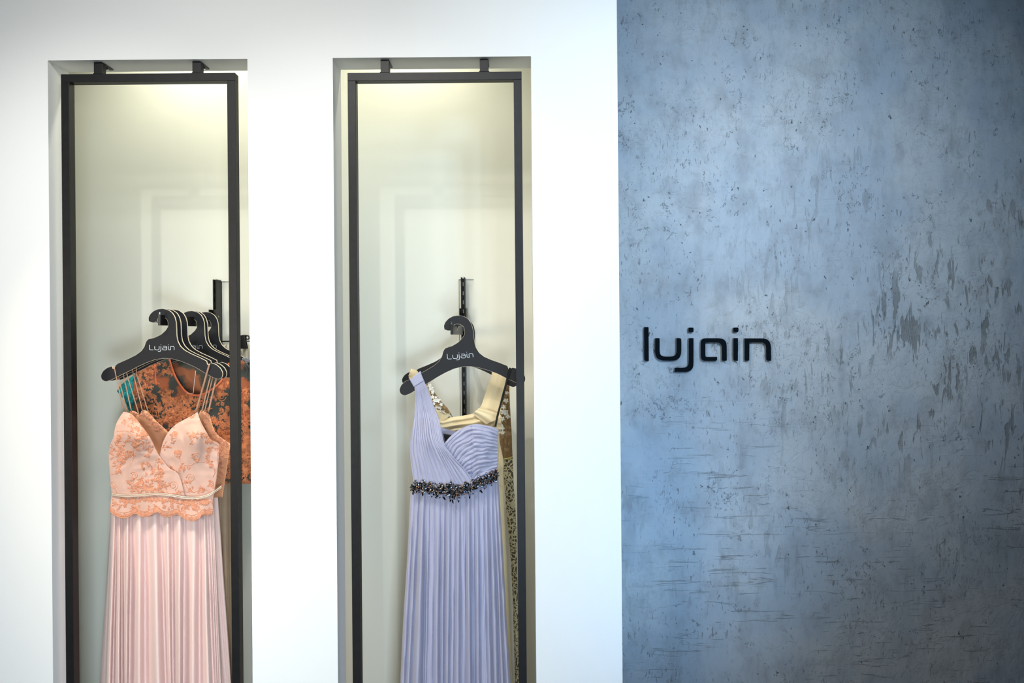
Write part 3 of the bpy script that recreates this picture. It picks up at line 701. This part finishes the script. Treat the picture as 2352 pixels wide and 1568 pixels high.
# ------------------------------------------------------------ clip hanger and white garment
ch = root('clip_hanger', 'thin black wire hanger with spring clips at the back of the left opening', 'hanger', W(530, 783, 2.585))
bz = W(545, 783.5, 2.585)
m = MB(); m.tube([(bz.x-.17, bz.y, bz.z), (bz.x+.13, bz.y, bz.z)], .0022, 8); m.build('bar', M['clip_black'], ch, smooth=True)
m = MB(); hx = bz.x-.084; m.tube([(hx, bz.y, bz.z), (hx, bz.y, bz.z+.05), (hx+.012, bz.y, bz.z+.065), (hx, bz.y, bz.z+.08), (hx-.014, bz.y, bz.z+.070)], .0018, 8); m.build('hook', M['clip_black'], ch, smooth=True)
for sx in (W(560.5,783,2.585).x, bz.x-.15):
    m = MB()
    for dy in (-.007, .004):
        n = len(m.v); y0 = bz.y+dy; y1 = y0+.003
        q = [(sx-.010, bz.z+.022), (sx+.004, bz.z+.024), (sx+.013, bz.z-.028), (sx-.014, bz.z-.028)]
        m.v += [(x, y0, z) for x, z in q] + [(x, y1, z) for x, z in q]
        m.f += [tuple(n+i for i in f) for f in ((0,1,2,3),(7,6,5,4),(0,4,5,1),(1,5,6,2),(2,6,7,3),(3,7,4,0))]; m.m += [0]*6
    o = m.build('clip', M['clip_black'], ch, bevel=.001)
    s_ = MB(); s_.tube([(sx+.012+.007*math.cos(a*.5), bz.y-.006+.0006*a, bz.z+.014+.007*math.sin(a*.5)) for a in range(26)], .0022, 6); s_.build('spring', M['clip_black'], o, smooth=True)
wt = root('white_garment', 'crumpled off-white chiffon skirt clipped at the back of the left opening', 'skirt', W(545, 830, 2.60))
topW = [(lerp(1150,1640,i/9), 690+ (60 if i<3 else 40)*(i%2)*.4) for i in range(10)]; botW = [(lerp(1120,1680,i/9), 1500) for i in range(10)]
def zW(s_, t, px, py): return 2.60 + .012*math.sin(px*.32+2*nz(px*.05, py*.03)) + .008*nz(px*.08+py*.09, py*.05)
oW, bW = patch('pleated_cloth', topW, botW, zW, 50, 70, c2, M['white_fabric'], wt, .0012)
mb = MB()
for _ in range(16):
    px, py = c2((R.gauss(1430,14), R.gauss(858,12)))
    for a in range(5): mb.gem(W(px+2.2*math.cos(a*1.26), py+2.2*math.sin(a*1.26), 2.40), .0022, .0012, .0022, a)
o = mb.build('crystal_brooch', M['steel'], cg); o['kind'] = 'stuff'; o['label'] = 'silvery crystal trimming on the shoulder'

# ------------------------------------------------------------ LAVENDER GOWN
lg = root('evening_gown', 'lavender grey one-shoulder chiffon gown with black beaded belt', 'gown', (HQ.x, .15, .12), 'gowns hung in the right opening')
ZV = 2.262
def pleat(s_, n, k=.0, sharp=.7): return abs(math.sin(PI*(s_*n + k)))**sharp
def zA(s_, t, px, py):
    z = ZV - .018*(1-sm(.05,.35,t)) - oval(px, 1042, 112, .060)*sm(.12,.6,t) - .012*bump2(px, py, 990, 1030, 40, 45) - .008*sm(.7,1,s_)*sm(.3,.6,t)
    w_ = lerp(.0026, .0088, sm(.1,.6,t))*lerp(1, .6, sm(.85,1,t))*(.7+.6*nz(s_*7+3, t*1.5))
    z -= w_*pleat(s_ + .05*nz(t*3, s_*4, 1), 15, .3*nz(t*2.5, 3)) + .5*w_*nz(s_*34, t*3.5)
    # a broad smooth hollow mid panel
    z += .006*math.exp(-((s_-.45)/.14)**2 - ((t-.68)/.16)**2)
    return z
Aa = [(296,190),(303,255),(304,340),(300,430),(292,520),(276,610),(260,700),(253,800),(262,900),(274,1000),(292,1120)]
Ba = [(386,135),(412,205),(450,300),(492,412),(535,530),(580,735),(650,840),(715,915),(780,985),(835,1060),(880,1130)]
oA, bA = patch('draped_shoulder_panel', Aa, Ba, zA, 150, 110, c7, M['lavender'], lg)
At = [(262,128),(272,150),(285,172),(297,196)]; Bt = [(354,48),(364,80),(375,108),(388,138)]
def zbd(s_, t, px, py): return 2.2505 - .0015*math.sin(PI*s_)
patch('shoulder_band', At, Bt, zbd, 12, 10, c7, M['lavender'], lg, .020)
def zCup(s_, t, px, py):
    z = ZV - oval(px, 1042, 112, .052) - .024*bump2(px, py, 1098, 1020, 42, 48)
    seam = math.exp(-((px-1085)/3.0)**2)
    w_ = .0085*sm(0,.12,s_+.05)*(1-.2*seam)*(.75+.9*nz(s_*8, t*5, 3))
    ss = s_ + .03*nz(t*4, s_*5, 4) + .035*math.sin(t*PI*1.0) + .012*nz(t*9, s_*3, 2)
    z -= w_*pleat(ss, 13.5, .5*nz(t*3.5, 7), .7) + .003*nz(ss*40, t*6) - .003*seam
    return z
Ac = [(560,760),(640,668),(720,606),(800,568),(880,552),(960,562),(1030,576),(1092,602)]
Bc = [(850,1130),(870,1125),(890,1118),(920,1100),(950,1080),(990,1060),(1030,1035),(1080,1005)]
oCu, bCu = patch('ruched_cup', Ac, Bc, zCup, 150, 100, c7, M['lavender'], lg); oCu['label'] = 'sideways-ruched right cup'
# back of the bodice
Ab = [(600,640),(560,760),(400,900),(300,1120)]; Bb = [(640,655),(900,700),(1080,900),(1090,1060)]
patch('bodice_back', [(300,200),(310,500),(270,800),(300,1110)], [(400,190),(520,560),(1010,700),(1060,1040)], lambda s_,t,px,py: ZV+.028+oval(px,1042,112,.02), 30, 40, c7, M['lavender'], lg)
patch('inner_lining', [(570,640),(600,760)], [(660,655),(800,800)], lambda s_,t,px,py: ZV+.012, 8, 8, c7, M['black_ribbon'], lg)
m = MB(); G = []
for i in range(21):
    t = i/20; x, y = cr([(1205,1008-990),(1190,75),(1160,190),(1120,340),(1085,470),(1064,575)], t); px, py = c7((x, y)); wd = lerp(2.6, 1.9, t)
    G.append([W(px-wd, py-.4, 2.242+.004*math.sin(t*9)), W(px, py, 2.240), W(px+wd, py+.4, 2.243)])
m.grid(G); m.build('ribbon_strap', M['black_ribbon'], lg, solid=.0012)
# beaded belt: ground band, beads, marquise leaves
belt = [(275,1160),(340,1140),(420,1150),(500,1175),(570,1170),(645,1180),(720,1180),(790,1160),(860,1135),(930,1100),(1000,1065),(1045,1045),(1080,1035)]
def zbelt(px): return ZV - oval(px, 1042, 112, .064) - .006
def beltpt(t, dy=0): 
    x, y = cr(belt, t); return c7((x, y+dy))
VL0 = [(700,640),(745,690),(792,742),(862,862),(905,892),(940,945),(1022,1015),(1060,1050),(1130,1108),(1160,1136),(1222,1214),(1262,1250),(1328,1322),(1352,1340),(1410,1400),(1445,1455),(1505,1500),(1545,1570),(1572,1620),(1602,1668)]
VL = [(742 + (a-700)/902*812, b) for a, b in VL0]
def belt_line(x): return cr([(c7(p)[1],) for p in belt], min(1, max(0, (x-946)/195)))[0]

skirt('skirt', M['lavender'], lg, VL, 1106, 1568, yhem(2.25,.13), ZV+.004, .047, .066, c8, back=10, k=12, rows=80, sharp=.8, seed=31, topamp=.35, fine=.003, topf=belt_line,
      mul=[.6,.8,1,.8,.15,1,.7,1,.1,1,.12,.95,.12,.9,.1,1,.8,.7,.7], skew=0)
m = MB(); m.grid([[W(*beltpt(i/60, dy), zbelt(beltpt(i/60)[0])) for dy in (-42, -10, 25, 55)] for i in range(61)])
bo = m.build('belt_band', M['lavender'], lg, smooth=True, solid=.002)
mats = [M['bead_black'], M['bead_blue'], M['bead_bronze']]
mb = MB(); leaf = MB()
def pick(): return R.choices((0,1,2), (72,10,18))[0]
for _ in range(1150):
    t = R.random(); wdt = 24 + 14*math.sin(t*41)**2 + (22 if abs(t-.42) < .05 else 0)
    px, py = beltpt(t, max(-62, min(78, R.gauss(0, wdt)))); r_ = R.uniform(.0012, .0029)
    mb.gem(W(px, py, zbelt(px)-.003-R.uniform(0,.004)), r_, r_, r_, 0, pick(), 6)
cen = [(.02,0),(.09,-5),(.16,0),(.24,12),(.31,5),(.40,-10),(.43,25),(.49,15),(.55,0),(.61,0),(.68,5),(.76,-5),(.83,0),(.89,0),(.96,-8)]
for t, dy in cen:
    bx, by = beltpt(t, dy); n = R.randint(6,8); a0 = R.random()*6; L_ = 6.5 if t in (.43,.40,.24) else 5.0
    for k in range(n):
        a = a0 + 2*PI*k/n; px = bx + L_*math.cos(a); py = by + L_*math.sin(a)*1.1
        leaf.gem(W(px, py, zbelt(px)-.006), .0060, .0018, .0029, -a, R.choices((0,1,2), (60,22,18))[0], 8)
    leaf.gem(W(bx, by, zbelt(bx)-.008), .0036, .0028, .0036, 0, 1, 8)
for px, py, a in ((c7((645,1100)) + (1.4,)), (c7((640,1270)) + (1.2,)), (c7((580,1255)) + (2.2,)), (c7((660,1285)) + (1.9,)), (c7((505,1240)) + (.7,)), (c7((715,1275)) + (1.5,)), (c7((820,1240)) + (1.6,)), (c7((375,1215)) + (1.7,)), (c7((285,1205)) + (1.4,)), (c7((930,1190)) + (2.3,)), (c7((575,1140)) + (1.9,))):
    leaf.gem(W(px, py, zbelt(px)-.006), .0065, .0016, .0026, a, 0, 8)
mb.build('beads', mats, bo)['kind'] = 'stuff'; leaf.build('cut_stones', mats, bo)['kind'] = 'stuff'

# ------------------------------------------------------------ CREAM GOWN
kg = root('evening_gown', 'cream satin gown with wide strap and cowl neck behind the lavender gown', 'gown', (HR.x, .27, .12), 'gowns hung in the right opening')
ZK = 2.352
def zst(s_, t, px, py): return 2.350 - .004*math.sin(PI*s_) - .006*t + .0012*math.sin(s_*14)
patch('right_strap', [(1034,30),(1020,120),(975,240),(930,375),(880,440)], [(1190,40),(1168,120),(1140,280),(1112,450),(1100,540)], zst, 24, 30, c7, M['cream_satin'], kg, .003)
patch('left_strap', [(240,110),(250,132),(262,150)], [(268,28),(330,52),(345,120)], lambda s_,t,px,py: 2.3685+.002*math.sin(8*s_), 10, 8, c7, M['cream_satin'], kg, .020)
def zcow(s_, t, px, py): return ZK - oval(px, 1050, 120, .030) - .010*math.sin(PI*min(1,s_*1.1)) + .004*math.sin(s_*19+3*t) + .002*nz(px*.08, py*.08)
patch('cowl_neck', [(480,470),(560,505),(640,488),(740,475),(850,452),(930,410),(1010,420),(1118,470)], [(520,640),(560,640),(640,640),(740,630),(850,640),(950,640),(1040,640),(1120,640)], zcow, 40, 70, c7, M['cream_satin'], kg)
patch('left_drape', [(405,300),(440,380),(480,440),(530,530)], [(470,420),(560,440),(625,475),(540,540)], lambda s_,t,px,py: ZK-.028+.004*math.sin(9*s_+4*t), 20, 24, c7, M['cream_satin'], kg)
patch('knot_fold', [(845,455),(880,480),(930,520),(980,555)], [(905,402),(990,425),(1075,450),(1118,490)], lambda s_,t,px,py: ZK-.045-.006*math.sin(PI*s_)+.002*math.sin(12*s_), 20, 24, c7, M['cream_satin'], kg)
patch('gathered_front', [(540,610),(620,620),(760,620),(900,640),(1100,600)], [(600,900),(650,900),(760,900),(900,900),(1090,900)], lambda s_,t,px,py: ZK-.012+.0025*math.sin(px*1.4), 10, 120, c7, M['cream_satin'], kg)
def zside(s_, t, px, py): return ZK - .012*math.sin(PI*s_) + .006*math.sin(py*.11+2*nz(py*.03, px*.1)) 
patch('side_body', [(1010,560),(1030,700),(1040,850),(1040,1000),(1060,1120)], [(1098,590),(1105,720),(1138,900),(1136,1040),(1138,1140)], zside, 16, 60, c7, M['cream_satin'], kg)
skirt('skirt', M['cream_satin'], kg, [(900,820),(1100,1050),(1300,1280),(1450,1460),(1500,1590),(1550,1655),(1592,1692)], 1090, 1568, yhem(2.36,.15), ZK+.03, .03, .014, c8, back=7, seed=41)

# ------------------------------------------------------------ LACE-TRIMMED GOWN
fg = root('evening_gown', 'tan tulle gown with white flower trim, rearmost in the right opening', 'gown', (HR.x+.05, .34, .12), 'gowns hung in the right opening')
ZF = 2.43
patch('right_panel', [(1150,120),(1120,300),(1105,450),(1100,650),(1120,885)], [(1196,120),(1196,250),(1205,450),(1218,650),(1226,862)], lambda s_,t,px,py: ZF-.01*math.sin(PI*s_)+.003*math.sin(px*.8), 16, 40, c7, M['tan_mesh'], fg)
patch('left_neckline', [(380,120),(440,240),(480,380),(520,440),(600,500)], [(402,130),(480,240),(545,330),(610,400),(665,492)], lambda s_,t,px,py: ZF-.030, 12, 40, c7, M['tan_mesh'], fg)
m = MB(); m.tube([W(*c7(p), ZF-.014) for p in ((1125,888),(1160,880),(1200,872),(1228,862))], .002, 8); m.build('waist_piping', M['gold_trim'], fg, smooth=True)
# long guipure panel
A_ = [c7((1138,890)), c7((1143,1000)), c7((1150,1150)), c8((1648,150)), c8((1672,450)), c8((1690,800)), c8((1702,1200)), c8((1712,1568)), (1188,1700), (1192,1860)]
B_ = [c7((1228,868)), c7((1232,1000)), c7((1242,1200)), c8((1722,150)), c8((1726,450)), c8((1735,800)), c8((1742,1200)), c8((1750,1568)), (1202,1700), (1206,1860)]
patch('lace_skirt_panel', A_, B_, lambda s_,t,px,py: ZF-.012*math.sin(PI*s_)+.003*math.sin(py*.05), 16, 120, lambda p: p, M['guipure'], fg)
mesh_f = {}
def flower(px, py, z, size, a0, petals=5):
    m = MB()
    for k in range(petals):
        a = a0 + 2*PI*k/petals + R.uniform(-.2,.2); L_ = size*R.uniform(.8,1.2); G = []
        for i in range(6):
            t = i/5; wdt = size*.33*math.sin(PI*min(1,t*.93+.07))**.8
            cx, cy = px + math.cos(a)*L_*t, py + math.sin(a)*L_*t; nx, ny = -math.sin(a)*wdt, math.cos(a)*wdt
            zz = z - .004*math.sin(PI*t*.8)
            G.append([W(cx+nx, cy+ny, zz+.0012), W(cx, cy, zz), W(cx-nx, cy-ny, zz+.0012)])
        m.grid(G)
    m.gem(W(px, py, z-.002), .0016, .0014, .0016)
    return m.build('flower_applique', M['white_petal'], fg, smooth=True, solid=.0009)
for x, y, s_ in [(440,185,6),(455,215,7),(470,250,5.5),(468,295,5),(490,330,5.5),(520,330,6),(480,360,4),(505,395,4.5),(535,400,4.5),(540,430,4.5),(570,440,4.5),(590,460,4),(620,465,4.5),(640,480,4),(550,365,4.5),(500,300,4)]:
    px, py = c7((x, y)); flower(px, py, ZF-.037, s_, R.random()*6, 5)
for x, y, s_ in [(1172,255,4.5),(1165,330,6.5),(1145,390,6),(1140,440,7),(1165,440,7.5),(1180,480,6),(1130,500,6),(1130,590,5.5),(1132,632,5),(1120,560,4)]:
    px, py = c7((x, y)); flower(px, py, 2.398, s_, R.random()*6, 5)

# ------------------------------------------------------------ SIGN
ZS = D + YC
sg = root('wall_sign', 'glossy black raised letters mounted on the bare concrete wall', 'sign', W(*cl((1200, 600)), ZS-.012))
def letter(outs, name, dots=()):
    def mk(o, nm, par):
        pts = rounded(o); f = [W(*cl(p), ZS-.016) for p in pts]; b = [Vector((v.x, v.y+.011, v.z)) for v in f]
        return prism(None, f, b, M['gloss_black'], nm, par, bevel=.0009)
    L_ = mk(outs, name, sg)
    L_['label'] = 'letter ' + name[-1]
    for d in dots: mk(d, 'dot', L_)
    m = MB()                                   # stand-off studs
    xs_ = [p[0] for p in outs]; ys_ = [p[1] for p in outs]
    for q in (outs[0], outs[-2 if len(outs) > 4 else -2]):
        pass
    return L_
letter([(348,298,14),(411,298,14),(414,758,4),(352,758,70)], 'letter_l')
letter([(498,448,12),(560,448,12),(560,697,85),(787,697,85),(787,448,4),(853,448,75),(853,753,140),(498,753,140)], 'letter_u')
letter([(952,448,12),(1018,448,12),(1018,905,150),(763,905,4),(763,848,52),(950,848,85)], 'letter_j', [[(948,305,20),(1019,305,20),(1019,369,20),(948,369,20)]])
letter([(1114,449,75),(1466,449,120),(1468,754,12),(1400,754,12),(1397,507,75),(1178,507,14),(1178,701,25),(1339,701,4),(1335,756,60),(1114,756,75)], 'letter_a')
letter([(1555,448,12),(1618,448,12),(1618,754,4),(1555,754,60)], 'letter_i', [[(1552,305,20),(1626,305,20),(1626,367,20),(1552,367,20)]])
letter([(1706,451,10),(2062,451,135),(2067,754,4),(1998,754,70),(1995,505,80),(1774,505,6),(1770,754,12),(1706,754,12)], 'letter_n')
